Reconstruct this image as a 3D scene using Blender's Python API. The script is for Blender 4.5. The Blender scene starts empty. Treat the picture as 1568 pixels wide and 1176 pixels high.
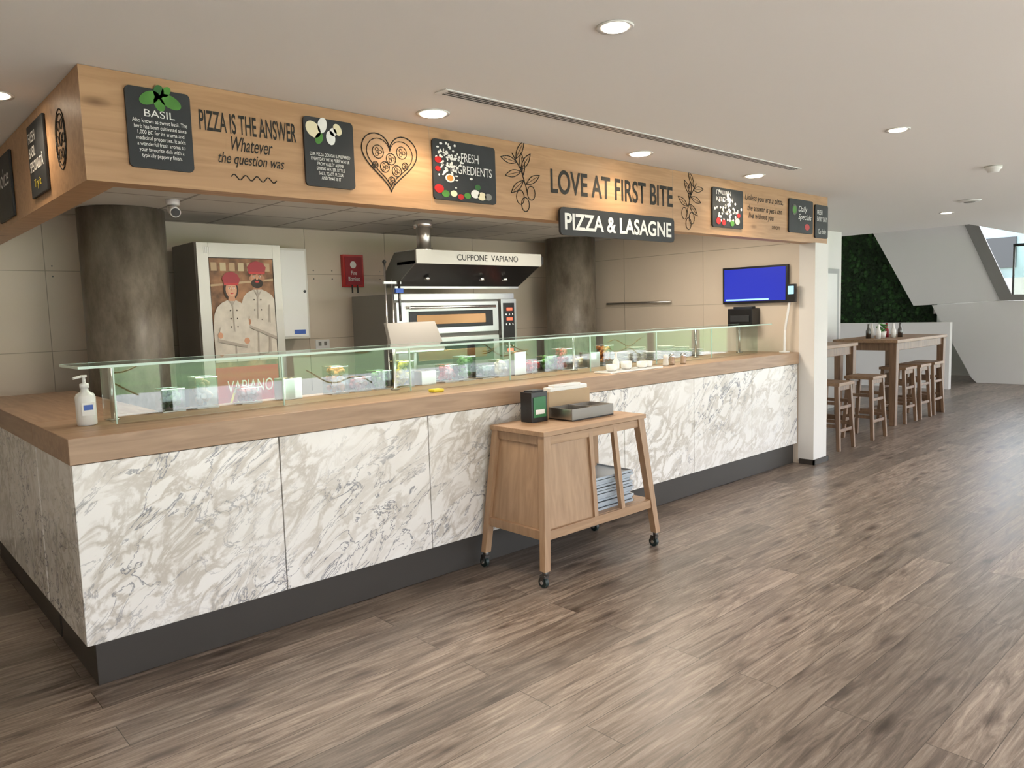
import bpy, bmesh, math, random
from mathutils import Vector, Matrix
random.seed(7)
SC=bpy.context.scene
SC.view_settings.view_transform='Standard'
SC.view_settings.exposure=.22
# ------------------------------------------------------------------ materials
M={}
def nt(name):
    m=bpy.data.materials.new(name); m.use_nodes=True
    return m,m.node_tree.nodes,m.node_tree.links,m.node_tree.nodes['Principled BSDF']
def mat(name,c,r=.5,met=0,em=0,spec=.5,var=0,vs=8):
    m,n,l,b=nt(name)
    b.inputs['Base Color'].default_value=(*c,1); b.inputs['Roughness'].default_value=r
    b.inputs['Metallic'].default_value=met; b.inputs['Specular IOR Level'].default_value=spec
    if em: b.inputs['Emission Color'].default_value=(*c,1); b.inputs['Emission Strength'].default_value=em
    if var:
        tc=n.new('ShaderNodeTexCoord'); no=n.new('ShaderNodeTexNoise'); no.inputs['Scale'].default_value=vs; no.inputs['Detail'].default_value=6
        l.new(tc.outputs['Object'],no.inputs['Vector'])
        cr=n.new('ShaderNodeValToRGB'); cr.color_ramp.elements[0].position=.3; cr.color_ramp.elements[1].position=.7
        cr.color_ramp.elements[0].color=(*[x*(1-var) for x in c],1); cr.color_ramp.elements[1].color=(*[min(1,x*(1+var)) for x in c],1)
        l.new(no.outputs['Fac'],cr.inputs['Fac']); l.new(cr.outputs[0],b.inputs['Base Color'])
    M[name]=m; return m
def wood(name,c1,c2,axis='x',r=.45,knots=True,scale=1.0):
    m,n,l,b=nt(name); b.inputs['Roughness'].default_value=r
    tc=n.new('ShaderNodeTexCoord'); mp=n.new('ShaderNodeMapping')
    s={'x':(1.2,14,14),'y':(14,1.2,14),'z':(14,14,1.2)}[axis]
    mp.inputs['Scale'].default_value=[k*scale for k in s]
    l.new(tc.outputs['Object'],mp.inputs['Vector'])
    no=n.new('ShaderNodeTexNoise'); no.inputs['Scale'].default_value=1.6; no.inputs['Detail'].default_value=8; no.inputs['Distortion'].default_value=1.2
    l.new(mp.outputs[0],no.inputs['Vector'])
    cr=n.new('ShaderNodeValToRGB'); e=cr.color_ramp.elements
    e[0].position=.30; e[0].color=(*c2,1); e[1].position=.66; e[1].color=(*c1,1)
    l.new(no.outputs['Fac'],cr.inputs['Fac']); out=cr.outputs[0]
    if knots:
        m2=n.new('ShaderNodeMapping'); s2={'x':(1.1,3,3),'y':(3,1.1,3),'z':(3,3,1.1)}[axis]; m2.inputs['Scale'].default_value=[k*1.3 for k in s2]
        l.new(tc.outputs['Object'],m2.inputs['Vector'])
        v=n.new('ShaderNodeTexVoronoi'); v.inputs['Scale'].default_value=1.0; l.new(m2.outputs[0],v.inputs['Vector'])
        c3=n.new('ShaderNodeValToRGB'); c3.color_ramp.elements[0].position=.03; c3.color_ramp.elements[0].color=(.35,.28,.22,1)
        c3.color_ramp.elements[1].position=.10; c3.color_ramp.elements[1].color=(1,1,1,1)
        l.new(v.outputs['Distance'],c3.inputs['Fac'])
        mx=n.new('ShaderNodeMixRGB'); mx.blend_type='MULTIPLY'; mx.inputs[0].default_value=.8
        l.new(out,mx.inputs[1]); l.new(c3.outputs[0],mx.inputs[2]); out=mx.outputs[0]
    l.new(out,b.inputs['Base Color'])
    bp=n.new('ShaderNodeBump'); bp.inputs['Strength'].default_value=.08; l.new(no.outputs['Fac'],bp.inputs['Height']); l.new(bp.outputs[0],b.inputs['Normal'])
    M[name]=m; return m
wood('oak_fascia',(.51,.305,.165),(.39,.22,.11))
wood('oak_top',(.44,.295,.19),(.32,.205,.13))
wood('oak_top_y',(.42,.28,.18),(.30,.19,.12),'y')
wood('oak_cart',(.43,.28,.17),(.33,.205,.12),'z',knots=False)
wood('oak_cart_x',(.43,.28,.17),(.33,.205,.12),'x',knots=False)
wood('oak_stool',(.24,.145,.085),(.14,.08,.048),'z',knots=False)
wood('oak_table',(.34,.21,.12),(.20,.12,.07),'x')
mat('white_paint',(.74,.72,.69),.6); mat('ceiling_paint',(.82,.80,.78),.9,spec=.2)
mat('cream_wall',(.66,.57,.47),.55,var=.03,vs=1.5)
mat('seam_dark',(.38,.33,.26),.8)
mat('plinth',(.040,.034,.029),.5); mat('core',(.25,.23,.21),.7)
mat('black',(.012,.012,.013),.35); mat('slate',(.022,.024,.028),.6,var=.25,vs=6)
mat('chalk',(.82,.82,.80),.8); mat('ink',(.02,.017,.014),.7)
mat('steel',(.60,.59,.57),.28,1,var=.08,vs=3); mat('steel_dark',(.16,.155,.15),.3,1); mat('steel_lite',(.73,.73,.74),.22,1)
mat('brushed_panel',(.48,.47,.44),.45,.5)
mat('grey_metal',(.24,.23,.215),.45,.4); mat('enamel',(.62,.60,.56),.35)
mat('red',(.45,.012,.012),.35); mat('red_deep',(.30,.02,.03),.5); mat('blue',(.03,.10,.45),.4)
mat('screen',(.02,.03,.36),.2,em=.7); mat('screen_bar',(.35,.7,.85),.2,em=.7)
mat('lamp',(1,.86,.66),.4,em=12); mat('fill_panel_glow',(1,.93,.82),.4,em=3.5)
mat('white_plastic',(.80,.80,.79),.3); mat('porcelain',(.82,.81,.79),.15)
mat('green',(.02,.16,.05),.4); mat('leaf',(.08,.26,.04),.5,var=.3); mat('leaf_dark',(.03,.13,.03),.5)
mat('kraft',(.45,.33,.21),.8); mat('yellow',(.75,.62,.04),.4); mat('orange',(.7,.25,.04),.5)
mat('cheese',(.80,.72,.50),.5); mat('skin',(.50,.26,.16),.6); mat('skin_light',(.60,.34,.22),.6); mat('skin2',(.38,.19,.115),.6); mat('hair',(.03,.018,.012),.6)
mat('jacket',(.54,.50,.44),.7,var=.12,vs=14); mat('jacket_shade',(.36,.32,.28),.7); mat('poster_bg',(.22,.11,.055),.6,var=.7,vs=9); mat('cream',(.50,.41,.26),.6)
mat('green_wall',(.012,.032,.009),.9,var=.7,vs=30); mat('green_wall_leaf',(.025,.075,.018),.9,var=.6,vs=30)
mat('rubber',(.015,.03,.03),.4); mat('tray_blue',(.42,.48,.55),.35,.2)
mat('grass',(.10,.20,.045),.9,var=.35,vs=.4); mat('bounce_paving',(.56,.54,.51),.9,var=.08,vs=1)
mat('tree',(.03,.08,.02),.9,var=.5,vs=2); mat('oven_glow',(.30,.15,.06),.15,.6); mat('led_red',(1,.08,.04),.4,em=2)
mat('facade',(.16,.20,.21),.4,var=.3,vs=.6)
m,n,l,b=nt('concrete'); b.inputs['Roughness'].default_value=.38
tc=n.new('ShaderNodeTexCoord'); no=n.new('ShaderNodeTexNoise'); no.inputs['Scale'].default_value=6; no.inputs['Detail'].default_value=10; no.inputs['Roughness'].default_value=.7
mp=n.new('ShaderNodeMapping'); mp.inputs['Scale'].default_value=(1,1,.45); l.new(tc.outputs['Object'],mp.inputs[0]); l.new(mp.outputs[0],no.inputs['Vector'])
cr=n.new('ShaderNodeValToRGB'); cr.color_ramp.elements[0].position=.35; cr.color_ramp.elements[0].color=(.105,.086,.064,1); cr.color_ramp.elements[1].position=.72; cr.color_ramp.elements[1].color=(.28,.245,.20,1)
l.new(no.outputs['Fac'],cr.inputs[0]); l.new(cr.outputs[0],b.inputs['Base Color']); M['concrete']=m
# marble
m,n,l,b=nt('marble'); b.inputs['Roughness'].default_value=.22
tc=n.new('ShaderNodeTexCoord')
r1=n.new('ShaderNodeMapping'); r1.inputs['Rotation'].default_value=(math.radians(36),math.radians(36),0); l.new(tc.outputs['Object'],r1.inputs[0])
def noise(sc,nscale,dist,detail,ro=.5):
    s=n.new('ShaderNodeMapping'); s.inputs['Scale'].default_value=sc; l.new(r1.outputs[0],s.inputs[0])
    no=n.new('ShaderNodeTexNoise'); no.inputs['Scale'].default_value=nscale; no.inputs['Distortion'].default_value=dist; no.inputs['Detail'].default_value=detail; no.inputs['Roughness'].default_value=ro
    l.new(s.outputs[0],no.inputs['Vector']); return no.outputs['Fac']
def ridge(f,hi,a0=.5):
    a=n.new('ShaderNodeMath'); a.operation='SUBTRACT'; a.inputs[1].default_value=a0; l.new(f,a.inputs[0])
    c=n.new('ShaderNodeMath'); c.operation='ABSOLUTE'; l.new(a.outputs[0],c.inputs[0])
    mr=n.new('ShaderNodeMapRange'); mr.interpolation_type='SMOOTHSTEP'; mr.inputs['From Max'].default_value=hi; mr.inputs['To Min'].default_value=1; mr.inputs['To Max'].default_value=0
    l.new(c.outputs[0],mr.inputs[0]); return mr.outputs[0]
def rng(f,a,c_,t0=0,t1=1):
    mr=n.new('ShaderNodeMapRange'); mr.inputs['From Min'].default_value=a; mr.inputs['From Max'].default_value=c_; mr.inputs['To Min'].default_value=t0; mr.inputs['To Max'].default_value=t1; l.new(f,mr.inputs[0]); return mr.outputs[0]
def mul(a,c_):
    x=n.new('ShaderNodeMath'); x.operation='MULTIPLY'; l.new(a,x.inputs[0])
    if isinstance(c_,float): x.inputs[1].default_value=c_
    else: l.new(c_,x.inputs[1])
    return x.outputs[0]
def mixc(fac,a,col):
    x=n.new('ShaderNodeMixRGB'); l.new(fac,x.inputs[0]); x.inputs[2].default_value=(*col,1)
    if isinstance(a,tuple): x.inputs[1].default_value=(*a,1)
    else: l.new(a,x.inputs[1])
    return x.outputs[0]
cloud=ridge(noise((1.2,2,2.9),3.2,.6,7,.58),.085)
soft=rng(noise((1,2,2.4),2.0,.3,5),.45,.75)
sharp=ridge(noise((1.0,2,3.4),2.2,1.2,10,.6),.02)
no=n.new('ShaderNodeTexNoise'); no.inputs['Scale'].default_value=1.3; no.inputs['Detail'].default_value=3; l.new(tc.outputs['Object'],no.inputs['Vector'])
msk=rng(no.outputs['Fac'],.38,.58)
no2=n.new('ShaderNodeTexNoise'); no2.inputs['Scale'].default_value=2.1; no2.inputs['Detail'].default_value=4; l.new(r1.outputs[0],no2.inputs['Vector'])
c1=mixc(mul(soft,.30),(.86,.85,.83),(.66,.61,.54))
c2=mixc(mul(mul(cloud,rng(no2.outputs['Fac'],.35,.6,.25,1)),.62),c1,(.40,.35,.28))
c3=mixc(mul(mul(sharp,msk),.9),c2,(.15,.16,.20))
l.new(c3,b.inputs['Base Color']); M['marble']=m
# floor
m,n,l,b=nt('plank_floor')
tc=n.new('ShaderNodeTexCoord')
br=n.new('ShaderNodeTexBrick'); br.offset=.37; br.inputs['Scale'].default_value=1; br.inputs['Brick Width'].default_value=2.1; br.inputs['Row Height'].default_value=.19
br.inputs['Mortar Size'].default_value=.0018; br.inputs['Mortar Smooth'].default_value=.3; br.inputs['Bias'].default_value=0
br.inputs['Color1'].default_value=(0,0,0,1); br.inputs['Color2'].default_value=(1,1,1,1); br.inputs['Mortar'].default_value=(.5,.5,.5,1)
l.new(tc.outputs['Object'],br.inputs['Vector'])
vm=n.new('ShaderNodeVectorMath'); vm.operation='MULTIPLY_ADD'; vm.inputs[1].default_value=(7,0,5); l.new(br.outputs['Color'],vm.inputs[0]); l.new(tc.outputs['Object'],vm.inputs[2])
mp=n.new('ShaderNodeMapping'); mp.inputs['Scale'].default_value=(.9,9,1); l.new(vm.outputs[0],mp.inputs[0])
no=n.new('ShaderNodeTexNoise'); no.inputs['Scale'].default_value=2.4; no.inputs['Detail'].default_value=12; no.inputs['Roughness'].default_value=.72; no.inputs['Distortion'].default_value=1.3; l.new(mp.outputs[0],no.inputs['Vector'])
cr=n.new('ShaderNodeValToRGB'); e=cr.color_ramp.elements
e[0].position=.33; e[0].color=(.085,.062,.049,1); e[1].position=.68; e[1].color=(.40,.335,.285,1)
el=e.new(.49); el.color=(.215,.168,.138,1); l.new(no.outputs['Fac'],cr.inputs[0])
tone=n.new('ShaderNodeMapRange'); tone.inputs['To Min'].default_value=.70; tone.inputs['To Max'].default_value=1.22; l.new(br.outputs['Color'],tone.inputs[0])
mu=n.new('ShaderNodeMixRGB'); mu.blend_type='MULTIPLY'; mu.inputs[0].default_value=1; l.new(cr.outputs[0],mu.inputs[1]); l.new(tone.outputs[0],mu.inputs[2])
# fine pore streaks
mp2=n.new('ShaderNodeMapping'); mp2.inputs['Scale'].default_value=(3,70,1); l.new(vm.outputs[0],mp2.inputs[0])
nf=n.new('ShaderNodeTexNoise'); nf.inputs['Scale'].default_value=1.5; nf.inputs['Detail'].default_value=4; l.new(mp2.outputs[0],nf.inputs['Vector'])
fr_=n.new('ShaderNodeMapRange'); fr_.inputs['From Min'].default_value=.3; fr_.inputs['From Max'].default_value=.7; fr_.inputs['To Min'].default_value=.80; fr_.inputs['To Max'].default_value=1.14; l.new(nf.outputs['Fac'],fr_.inputs[0])
mu2=n.new('ShaderNodeMixRGB'); mu2.blend_type='MULTIPLY'; mu2.inputs[0].default_value=1; l.new(mu.outputs[0],mu2.inputs[1]); l.new(fr_.outputs[0],mu2.inputs[2])
m2=n.new('ShaderNodeMapping'); m2.inputs['Scale'].default_value=(1.4,4.6,1); l.new(vm.outputs[0],m2.inputs[0])
nd=n.new('ShaderNodeTexNoise'); nd.inputs['Scale'].default_value=4; nd.inputs['Detail'].default_value=5; l.new(m2.outputs[0],nd.inputs['Vector'])
ad=n.new('ShaderNodeVectorMath'); ad.operation='MULTIPLY_ADD'; ad.inputs[1].default_value=(.24,.24,0); l.new(nd.outputs['Color'],ad.inputs[0]); l.new(m2.outputs[0],ad.inputs[2])
vo=n.new('ShaderNodeTexVoronoi'); vo.voronoi_dimensions='2D'; vo.inputs['Scale'].default_value=.8; l.new(ad.outputs[0],vo.inputs['Vector'])
kr=n.new('ShaderNodeValToRGB'); kr.color_ramp.elements[0].position=.015; kr.color_ramp.elements[0].color=(.22,.16,.13,1); kr.color_ramp.elements[1].position=.15; kr.color_ramp.elements[1].color=(1,1,1,1)
l.new(vo.outputs['Distance'],kr.inputs[0])
m3=n.new('ShaderNodeMixRGB'); m3.blend_type='MULTIPLY'; m3.inputs[0].default_value=.8; l.new(mu2.outputs[0],m3.inputs[1]); l.new(kr.outputs[0],m3.inputs[2])
m4=n.new('ShaderNodeMixRGB'); m4.inputs[2].default_value=(.06,.044,.035,1); l.new(br.outputs['Fac'],m4.inputs[0]); l.new(m3.outputs[0],m4.inputs[1])
l.new(m4.outputs[0],b.inputs['Base Color'])
rr=n.new('ShaderNodeMapRange'); rr.inputs['To Min'].default_value=.24; rr.inputs['To Max'].default_value=.46; l.new(no.outputs['Fac'],rr.inputs[0]); l.new(rr.outputs[0],b.inputs['Roughness'])
b.inputs['Specular IOR Level'].default_value=.65
bp=n.new('ShaderNodeBump'); bp.inputs['Strength'].default_value=.2; l.new(no.outputs['Fac'],bp.inputs['Height']); l.new(bp.outputs[0],b.inputs['Normal'])
M['plank_floor']=m
m,n,l,b=nt('ceiling_tile'); b.inputs['Roughness'].default_value=.9
tc=n.new('ShaderNodeTexCoord'); br=n.new('ShaderNodeTexBrick'); br.offset=0; br.inputs['Scale'].default_value=1; br.inputs['Brick Width'].default_value=.6; br.inputs['Row Height'].default_value=.6; br.inputs['Mortar Size'].default_value=.012
br.inputs['Color1'].default_value=(.60,.57,.52,1); br.inputs['Color2'].default_value=(.55,.52,.47,1); br.inputs['Mortar'].default_value=(.30,.28,.25,1)
l.new(tc.outputs['Object'],br.inputs['Vector']); l.new(br.outputs[0],b.inputs['Base Color']); M['ceiling_tile']=m
def glass(name,tint,f0):
    # thin-sheet glass: symmetric Schlick reflectance (same from either face), straight-through transmission
    m,n,l,b=nt(name); n.remove(b)
    tr=n.new('ShaderNodeBsdfTransparent'); tr.inputs[0].default_value=(*tint,1)
    gl=n.new('ShaderNodeBsdfGlossy'); gl.inputs['Roughness'].default_value=.01
    ge=n.new('ShaderNodeNewGeometry'); d=n.new('ShaderNodeVectorMath'); d.operation='DOT_PRODUCT'; l.new(ge.outputs['Incoming'],d.inputs[0]); l.new(ge.outputs['Normal'],d.inputs[1])
    def mt(op,a,bv):
        x=n.new('ShaderNodeMath'); x.operation=op
        for i,v in enumerate((a,bv)):
            if v is None: continue
            if isinstance(v,(int,float)): x.inputs[i].default_value=v
            else: l.new(v,x.inputs[i])
        return x.outputs[0]
    ab=mt('ABSOLUTE',d.outputs['Value'],None); pw=mt('POWER',mt('SUBTRACT',1.0,ab),5.0); fac=mt('ADD',mt('MULTIPLY',pw,1-f0),f0)
    mx=n.new('ShaderNodeMixShader'); l.new(fac,mx.inputs[0]); l.new(tr.outputs[0],mx.inputs[1]); l.new(gl.outputs[0],mx.inputs[2])
    l.new(mx.outputs[0],n['Material Output'].inputs[0]); M[name]=m
glass('guard_glass',(.93,.975,.955),.05); glass('tub_glass',(.95,.97,.965),.04); glass('window_glass',(.98,.99,.985),.03)
mat('glass_edge',(.60,.78,.70),.2)
# ------------------------------------------------------------------ mesh builder
class B:
    def __init__(s,name): s.name=name; s.bm=bmesh.new(); s.mats=[]
    def mi(s,k):
        if k not in s.mats: s.mats.append(k)
        return s.mats.index(k)
    def face(s,vs,k,sm=False):
        try: f=s.bm.faces.new(vs)
        except ValueError: return
        f.material_index=s.mi(k); f.smooth=sm
    def hexa(s,p,k):
        v=[s.bm.verts.new(q) for q in p]
        for a in ((3,2,1,0),(4,5,6,7),(0,1,5,4),(1,2,6,5),(2,3,7,6),(3,0,4,7)): s.face([v[i] for i in a],k)
    def box(s,x0,x1,y0,y1,z0,z1,k):
        s.hexa([(x0,y0,z0),(x1,y0,z0),(x1,y1,z0),(x0,y1,z0),(x0,y0,z1),(x1,y0,z1),(x1,y1,z1),(x0,y1,z1)],k)
    def beam(s,p0,p1,w,d,k,w1=None,d1=None):
        w1=w1 or w; d1=d1 or d; q=[]
        for (p,a,c) in ((p0,w,d),(p1,w1,d1)):
            for sx,sy in ((-1,-1),(1,-1),(1,1),(-1,1)): q.append((p[0]+sx*a/2,p[1]+sy*c/2,p[2]))
        s.hexa(q,k)
    def cyl(s,p0,p1,r0,k,r1=None,seg=24,caps=True):
        r1=r0 if r1 is None else r1; p0=Vector(p0); p1=Vector(p1); ax=(p1-p0).normalized()
        u=ax.orthogonal().normalized(); w=ax.cross(u)
        A=[];Bv=[]
        for i in range(seg):
            a=2*math.pi*i/seg; d=u*math.cos(a)+w*math.sin(a)
            A.append(s.bm.verts.new(p0+d*r0)); Bv.append(s.bm.verts.new(p1+d*r1))
        for i in range(seg): s.face([A[i],A[(i+1)%seg],Bv[(i+1)%seg],Bv[i]],k,True)
        if caps: s.face(A[::-1],k); s.face(Bv,k)
    def lathe(s,c,prof,k,seg=24):
        rings=[]
        for r,z in prof:
            rings.append([s.bm.verts.new((c[0]+r*math.cos(2*math.pi*i/seg),c[1]+r*math.sin(2*math.pi*i/seg),c[2]+z)) for i in range(seg)])
        for a,b_ in zip(rings,rings[1:]):
            for i in range(seg): s.face([a[i],a[(i+1)%seg],b_[(i+1)%seg],b_[i]],k,True)
        s.face(rings[0][::-1],k); s.face(rings[-1],k)
    def prism(s,pts,vec,k):
        a=[s.bm.verts.new(p) for p in pts]; vec=Vector(vec); b_=[s.bm.verts.new(Vector(p)+vec) for p in pts]
        n_=len(a); s.face(a[::-1],k); s.face(b_,k)
        for i in range(n_): s.face([a[i],a[(i+1)%n_],b_[(i+1)%n_],b_[i]],k)
    def sph(s,c,r,k,sc=(1,1,1),seg=16,rings=10):
        mt=Matrix.Translation(c)@Matrix.Diagonal((r*sc[0],r*sc[1],r*sc[2],1))
        o=bmesh.ops.create_uvsphere(s.bm,u_segments=seg,v_segments=rings,radius=1,matrix=mt)
        fs={f for v in o['verts'] for f in v.link_faces}
        i=s.mi(k)
        for f in fs: f.material_index=i; f.smooth=True
    def tube(s,pts,r,k,seg=6,closed=False):
        pts=[Vector(p) for p in pts]; n_=len(pts)
        for i in range(n_ if closed else n_-1):
            if (pts[i]-pts[(i+1)%n_]).length>1e-6: s.cyl(pts[i],pts[(i+1)%n_],r,k,seg=seg)
    def fpoly(s,pts,y,k,t=.0015): s.prism([(x,y,z) for x,z in pts],(0,t,0),k)
    def fell(s,cx,cz,rx,rz,y,k,rot=0,seg=20,t=.0015):
        P=[]
        for i in range(seg):
            a=2*math.pi*i/seg; u=rx*math.cos(a); v=rz*math.sin(a)
            P.append((cx+u*math.cos(rot)-v*math.sin(rot),cz+u*math.sin(rot)+v*math.cos(rot)))
        s.fpoly(P,y,k,t)
    def rrect(s,x0,x1,z0,z1,r,y0,y1,k):
        P=[]
        for cx,cz,a0 in ((x1-r,z1-r,0),(x0+r,z1-r,90),(x0+r,z0+r,180),(x1-r,z0+r,270)):
            for j in range(6):
                a=math.radians(a0+j*18); P.append((cx+r*math.cos(a),y0,cz+r*math.sin(a)))
        s.prism(P,(0,y1-y0,0),k)
    def done(s,parent=None,bevel=0,loc=None,rot=None):
        bmesh.ops.recalc_face_normals(s.bm,faces=s.bm.faces)
        me=bpy.data.meshes.new(s.name); s.bm.to_mesh(me); s.bm.free()
        for k in s.mats: me.materials.append(M[k])
        o=bpy.data.objects.new(s.name,me); SC.collection.objects.link(o)
        if parent: o.parent=parent
        if loc: o.location=loc
        if rot: o.rotation_euler=rot
        if bevel:
            bv=o.modifiers.new('bevel','BEVEL'); bv.width=bevel; bv.segments=2; bv.limit_method='ANGLE'; bv.angle_limit=math.radians(50)
        return o
def text(body,name,parent,a0,a1,z0,z1,k,plane='y',at=0,shear=0,offset=0,align='LEFT',space=1.0):
    c=bpy.data.curves.new(name,'FONT'); c.body=body; c.shear=shear; c.offset=offset; c.align_x=align; c.space_line=space
    c.materials.append(M[k]); o=bpy.data.objects.new(name,c); SC.collection.objects.link(o)
    bpy.context.view_layer.update()
    bb=[Vector(v) for v in o.bound_box]; mnx=min(v.x for v in bb); mxx=max(v.x for v in bb); mny=min(v.y for v in bb); mxy=max(v.y for v in bb)
    sx=abs(a1-a0)/max(mxx-mnx,1e-4); sy=(z1-z0)/max(mxy-mny,1e-4)
    o.scale=(sx,sy,1)
    if plane=='y': o.rotation_euler=(math.pi/2,0,0); o.location=(a0-mnx*sx,at,z0-mny*sy)
    else: o.rotation_euler=(math.pi/2,0,-math.pi/2); o.location=(at,a0+mnx*sx,z0-mny*sy)
    o.parent=parent; return o
# ------------------------------------------------------------------ room shell
HB,HT,CZ=2.19,2.648,2.65
b=B('floor'); b.box(-5,17,-7.6,5,-.1,0,'plank_floor'); b.done()
b=B('ceiling'); b.box(-5,11.3,-7.6,5,CZ,CZ+.2,'ceiling_paint'); b.box(11.3,17,-7.6,-.05,CZ,CZ+.2,'ceiling_paint'); b.done()
b=B('ceiling_atrium'); b.box(11.3,17,-.05,5,3.7,3.8,'ceiling_paint'); b.box(11.28,11.3,-.05,5,CZ+.2,3.7,'ceiling_paint'); b.box(11.3,17,-.07,-.05,CZ+.2,3.7,'white_paint'); b.done()
b=B('ceiling_kitchen'); b.box(.26,6.418,.024,3.098,2.45,2.47,'ceiling_tile'); b.done()
b=B('wall_back'); b.box(-3,6.69,3.1,3.25,0,CZ,'cream_wall')
for x in (.55,1.15,2.72,3.62,4.8): b.box(x,x+.005,3.098,3.1,.9,2.45,'seam_dark')
b.box(0,6.4,3.098,3.1,2.02,2.025,'seam_dark'); b.box(0,6.4,3.098,3.1,1.40,1.405,'seam_dark')
for x in (.6,1.1,2.8,3.0,3.55,4.9):
    for z in (2.06,1.98): b.cyl((x,3.095,z),(x,3.1,z),.006,'steel_dark',seg=8)
b.done()
b=B('wall_left'); b.box(-3.1,-3,-7.6,3.1,0,CZ,'cream_wall'); b.done()
b=B('wall_kitchen_side'); b.box(6.42,6.69,.0,3.1,0,CZ,'cream_wall')
b.box(6.42,6.69,-.161,0,0,HB-.002,'white_paint'); b.box(6.69,6.70,-.16,3.1,0,CZ-.5,'white_paint')
b.box(6.418,6.42,.1,3.1,2.20,2.205,'seam_dark'); b.box(6.418,6.42,.05,3.1,1.62,1.624,'seam_dark')
for y in (1.1,2.2): b.box(6.418,6.42,y,y+.005,1.1,2.45,'seam_dark')
b.done()
b=B('baseboard_column'); b.box(6.40,6.71,-.178,-.163,0,.05,'plinth'); b.box(6.40,6.418,-.178,-.02,0,.05,'plinth'); b.box(6.702,6.715,-.178,1.4,0,.05,'plinth'); b.done()
b=B('wall_corridor'); b.box(6.70,10.6,1.44,1.6,0,CZ,'white_paint'); b.box(10.5,10.6,1.6,5,0,CZ,'white_paint'); b.done()
b=B('door_1'); b.box(9.4,10.45,1.40,1.436,0,2.1,'grey_metal'); b.box(9.5,10.35,1.385,1.40,.05,2.03,'enamel'); b.cyl((9.62,1.37,1.0),(9.62,1.385,1.0),.03,'steel'); b.box(9.6,9.74,1.35,1.37,.99,1.01,'steel'); b.done()
b=B('wall_green'); b.box(15.95,16.1,1.9,5,0,3.7,'green_wall')
for i in range(900):
    y=random.uniform(2.0,4.6); z=random.uniform(.9,3.5); b.sph((15.95,y,z),random.uniform(.02,.07),'green_wall_leaf' if i%2 else 'green_wall',sc=(.6,1,1),seg=6,rings=4)
b.done()
b=B('wall_atrium'); b.box(11.3,17,4.9,5,0,3.7,'white_paint'); b.box(14.0,14.12,1.0,3.4,0,1.2,'white_paint'); b.box(16.85,17,.3,4.9,0,2.0,'white_paint'); b.done()
b=B('folded_staircase')
b.prism([(15.4,2.94,3.05),(15.4,1.245,3.06),(15.4,.596,1.556),(15.4,2.11,1.50)],(.5,0,0),'white_paint')
b.prism([(15.4,1.77,1.498),(15.4,.596,1.553),(15.4,-1.2,1.50),(15.4,-1.2,0.005),(15.4,.95,.005),(15.4,1.04,.09)],(.5,0,0),'white_paint')
b.prism([(15.36,1.245,3.06),(15.36,1.02,3.06),(15.36,.42,1.66),(15.36,-1.2,1.62),(15.36,-1.2,1.545),(15.36,.596,1.552)],(.04,0,0),'grey_metal')
for i in range(8):
    b.prism([(15.9,1.9-i*.22,1.5-i*.18),(15.9,1.68-i*.22,1.5-i*.18),(15.9,1.68-i*.22,1.32-i*.18),(15.9,1.9-i*.22,1.32-i*.18)],(.9,0,0),'enamel')
for y in (.4,-.1,-.6): b.box(15.42,15.45,y,y+.03,1.55,2.55,'steel_dark')
b.box(15.43,15.44,-1.2,.42,1.6,2.53,'guard_glass'); b.box(15.41,15.46,-1.2,.43,2.53,2.58,'black'); b.done()
b=B('wall_front'); b.box(-5,17,-7.75,-7.6,2.5,CZ+.2,'white_paint'); b.box(-5,17,-7.75,-7.6,-.1,.12,'plinth'); b.done()
for i in range(11):
    x=-5+2*i; b=B('window_%d'%(i+1))
    b.box(x,x+.06,-7.74,-7.62,.12,2.5,'black'); b.box(x+1.94,x+2,-7.74,-7.62,.12,2.5,'black'); b.box(x+.06,x+1.94,-7.72,-7.64,2.44,2.5,'black'); b.box(x+.06,x+1.94,-7.72,-7.64,.12,.18,'black')
    b.box(x+.06,x+1.94,-7.685,-7.675,.18,2.44,'window_glass')
    if i%2:
      for s_ in range(3):
        P=[]; ph=random.uniform(0,6); z0=random.uniform(.5,1.0)+.1*s_
        for t in range(14): P.append((x+.3+t*.1,-7.665,z0+.09*math.sin(ph+t*.55)+.02*t*(s_-1)))
        b.tube(P,.014,'yellow',seg=5)
    b.done()
b=B('window_12')
for y in (-7.6,-5.6,-3.6,-1.6,.1): b.box(16.9,17,y,y+.08,0,CZ,'black')
b.box(16.9,17,-7.6,.2,CZ-.1,CZ,'black'); b.box(16.94,16.95,-7.5,.1,.1,CZ-.1,'window_glass'); b.done()
b=B('ground_lawn'); b.box(-60,80,-90,-17,-.35,-.25,'grass'); b.box(26,80,-17,60,-.35,-.25,'grass'); b.done()
b=B('added_bounce_ground'); b.box(-60,26,-17,-7.76,-.35,-.24,'bounce_paving'); b.box(17.01,26,-7.76,12,-.35,-.24,'bounce_paving'); b.done()  # unseen pale ground, added to bounce neutral daylight up to the ceiling
for i in range(9):
    x=-14+i*7+random.uniform(-2,2); y=-42+random.uniform(-5,5); b=B('park_tree')
    b.cyl((x,y,-.245),(x,y,3),.25,'hair',r1=.15,seg=8)
    for j in range(7): b.sph((x+random.uniform(-1.6,1.6),y+random.uniform(-1.4,1.4),4+random.uniform(-1,1.8)),random.uniform(1.1,1.9),'tree',seg=10,rings=7)
    b.done()
b=B('distant_building'); b.box(40,46,-8,14,-.24,5,'facade')
for i in range(11): b.box(39.9,40,-7.6+2*i,-6.2+2*i,.8,2.2,'black'); b.box(39.9,40,-7.6+2*i,-6.2+2*i,3,4.4,'black')
b.done()
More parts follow.
